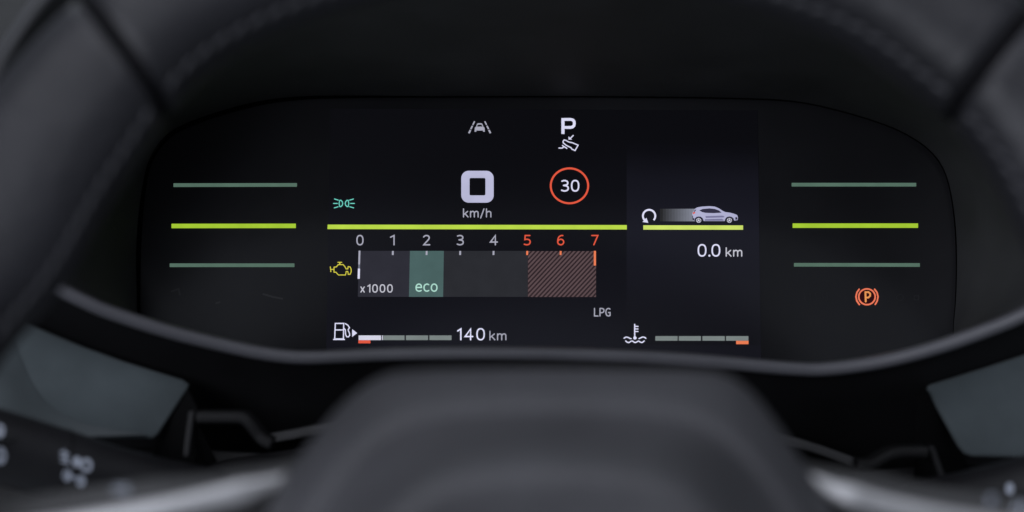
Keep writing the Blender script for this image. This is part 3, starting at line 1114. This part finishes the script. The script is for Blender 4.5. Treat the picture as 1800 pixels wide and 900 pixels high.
# spokes with silver trims
for side in (0, 1):
    if side == 0:
        TOP = [(545, 806, 0.425), (490, 816, 0.424), (450, 823, 0.423), (350, 834, 0.422), (250, 843, 0.421), (100, 864, 0.42), (-60, 888, 0.42), (-160, 898, 0.42)]
        TRM = [(505, 838, 0.414), (470, 852, 0.413), (400, 871, 0.412), (300, 892, 0.411), (180, 912, 0.411), (60, 928, 0.412), (-60, 938, 0.414), (-140, 938, 0.416)]
    else:
        TOP = [(1370, 800, 0.425), (1433, 817, 0.424), (1490, 826, 0.423), (1544, 836, 0.4225), (1655, 857, 0.4215), (1725, 868, 0.421), (1840, 884, 0.42), (1960, 900, 0.42), (2090, 906, 0.42)]
        TRM = [(1418, 838, 0.414), (1465, 862, 0.413), (1530, 884, 0.412), (1620, 904, 0.411), (1740, 922, 0.411), (1860, 936, 0.412), (1980, 944, 0.414), (2090, 944, 0.416)]
    tp = catmull(TOP, 40)
    tr = catmull(TRM, 40)
    rows = []
    rows.append([at(x, y + 6, d + 0.020) for x, y, d in tp])
    rows.append([at(x, y + 1, d + 0.010) for x, y, d in tp])
    rows.append([at(x, y, d + 0.004) for x, y, d in tp])
    rows.append([at(x, y + 4, d) for x, y, d in tp])
    rows.append([at(t[0], t[1] - 8, t[2] + 0.004) for t in tr])
    rows.append([at(t[0], t[1] + 60, t[2] + 0.006) for t in tr])
    rows.append([at(t[0], t[1] + 230, t[2] + 0.008) for t in tr])
    sp = loft('spoke', rows, M_grey, wheel, closed=False)
    bvs = BVHTree.FromPolygons([v.co.copy() for v in sp.data.vertices], [tuple(p.vertices) for p in sp.data.polygons])

    def on_spoke(px, py, h, bvs=bvs):
        dr = (RIGHT * ((px - 900.0) / FPX) + UP * ((450.0 - py) / FPX) + FWD).normalized()
        hit = bvs.ray_cast(CAM, dr)[0]
        return (hit if hit is not None else at(px, py, 0.415)) - dr * (0.0004 + h)
    if side == 0:
        Art(0.0).line([(199, 854), (225, 857)], 3.5).line([(199, 862), (225, 865)], 3.5).build('button_symbol', M_print, sp, on_spoke)
    else:
        Art(0.0).poly([(1735, 871), (1749, 870), (1750, 891), (1736, 892)]).build('button_symbol', M_print, sp, on_spoke)
        Art(0.0).line([(1784, 900), (1790, 884)], 5).line([(1796, 904), (1799, 886)], 5).build('button_symbol', M_print, sp, on_spoke)
    path = [at(*p) for p in tr]
    sweep('spoke_trim', path, lambda i, n: [(a_, b_) for a_, b_ in rbox((0.0030 - 0.0012 * (i / n)) * min(1.0, 0.35 + i * 0.13), 0.0026 * min(1.0, 0.35 + i * 0.13), 0.0009 + 0.0007 * min(1.0, i * 0.13), 4)], M_silver, sp)


# ================================================================== CONTROL STALKS
def stalk(name, label, pts, radii, n=60):
    root = thing(name, label, 'control stalk', at(*pts[0]))
    cp = catmull([(p[0], p[1], p[2], r) for p, r in zip(pts, radii)], n)
    path = [at(x, y, d) for x, y, d, r in cp]
    lever = sweep('lever', path, lambda i, m: circ(cp[i][3], 28), M_stalk, root)
    bv = BVHTree.FromPolygons([v.co.copy() for v in lever.data.vertices], [tuple(p.vertices) for p in lever.data.polygons])

    def fn(px, py, h):
        dr = (RIGHT * ((px - 900.0) / FPX) + UP * ((450.0 - py) / FPX) + FWD).normalized()
        hit, nrm, idx, dist = bv.ray_cast(CAM, dr)
        if hit is None:
            return at(px, py, 0.53)
        return hit - dr * (0.0002 + h)
    return root, lever, cp, path, fn


root, lever, cp, path, fn = stalk('light_stalk', 'black light stalk with white lamp symbols below the blue-grey panel at left', [(420, 880, 0.560), (300, 862, 0.552), (200, 842, 0.545), (100, 815, 0.537), (0, 786, 0.529), (-110, 752, 0.520)],
                                  [0.0085, 0.0092, 0.0098, 0.0106, 0.0108, 0.0102])
k = min(range(len(cp)), key=lambda i: abs(cp[i][0] - 100))
seg = [path[k - 1].lerp(path[k], 0.2), path[k]]
sweep('collar', [path[k] + (path[k - 1] - path[k]) * t for t in (-0.22, 0.0, 0.22)], lambda i, m: circ((0.0102, 0.01085, 0.0102)[i], 28), M_black, root)
DH = 0.0
g = Art(0.0)
for x0, y0 in ((107, 795), (107, 803), (108, 811)):
    g.line([(x0, y0), (x0 + 13, y0 + 3)], 3.6)
g.line([(113, 792), (118, 815)], 3.4)
g.ell(135, 812, 8, 10, 16)
g.ring(152, 818, 11, 13, 6.5, 20)
g.build('fog_lamp_symbol', M_print, root, fn)
g = Art(0.0)
g.ell(118, 836, 9, 11, 18).ell(142, 846, 9, 11, 18)
g.line([(126, 838), (134, 841)], 5)
g.build('side_lamp_symbol', M_print, root, fn)
g = Art(0.0)
g.ell(-2, 757, 10, 13, 18).ell(0, 801, 11, 16, 18)
g.build('main_beam_symbol', M_print, root, fn)
root, lever, cp, path, fn = stalk('wiper_stalk', 'black wiper stalk with white symbols at the lower right corner', [(1500, 912, 0.560), (1600, 900, 0.552), (1700, 884, 0.545), (1800, 864, 0.537), (1900, 838, 0.529), (2010, 805, 0.520)],
                                  [0.0085, 0.0090, 0.0096, 0.0102, 0.0104, 0.0098])
k = min(range(len(cp)), key=lambda i: abs(cp[i][0] - 1835))
sweep('collar', [path[k] + (path[k - 1] - path[k]) * t for t in (-0.22, 0.0, 0.22)], lambda i, m: circ((0.0098, 0.0104, 0.0098)[i], 28), M_black, root)
g = Art(0.0)
g.ell(1775, 859, 8, 11, 18)
g.build('washer_symbol', M_print, root, fn)
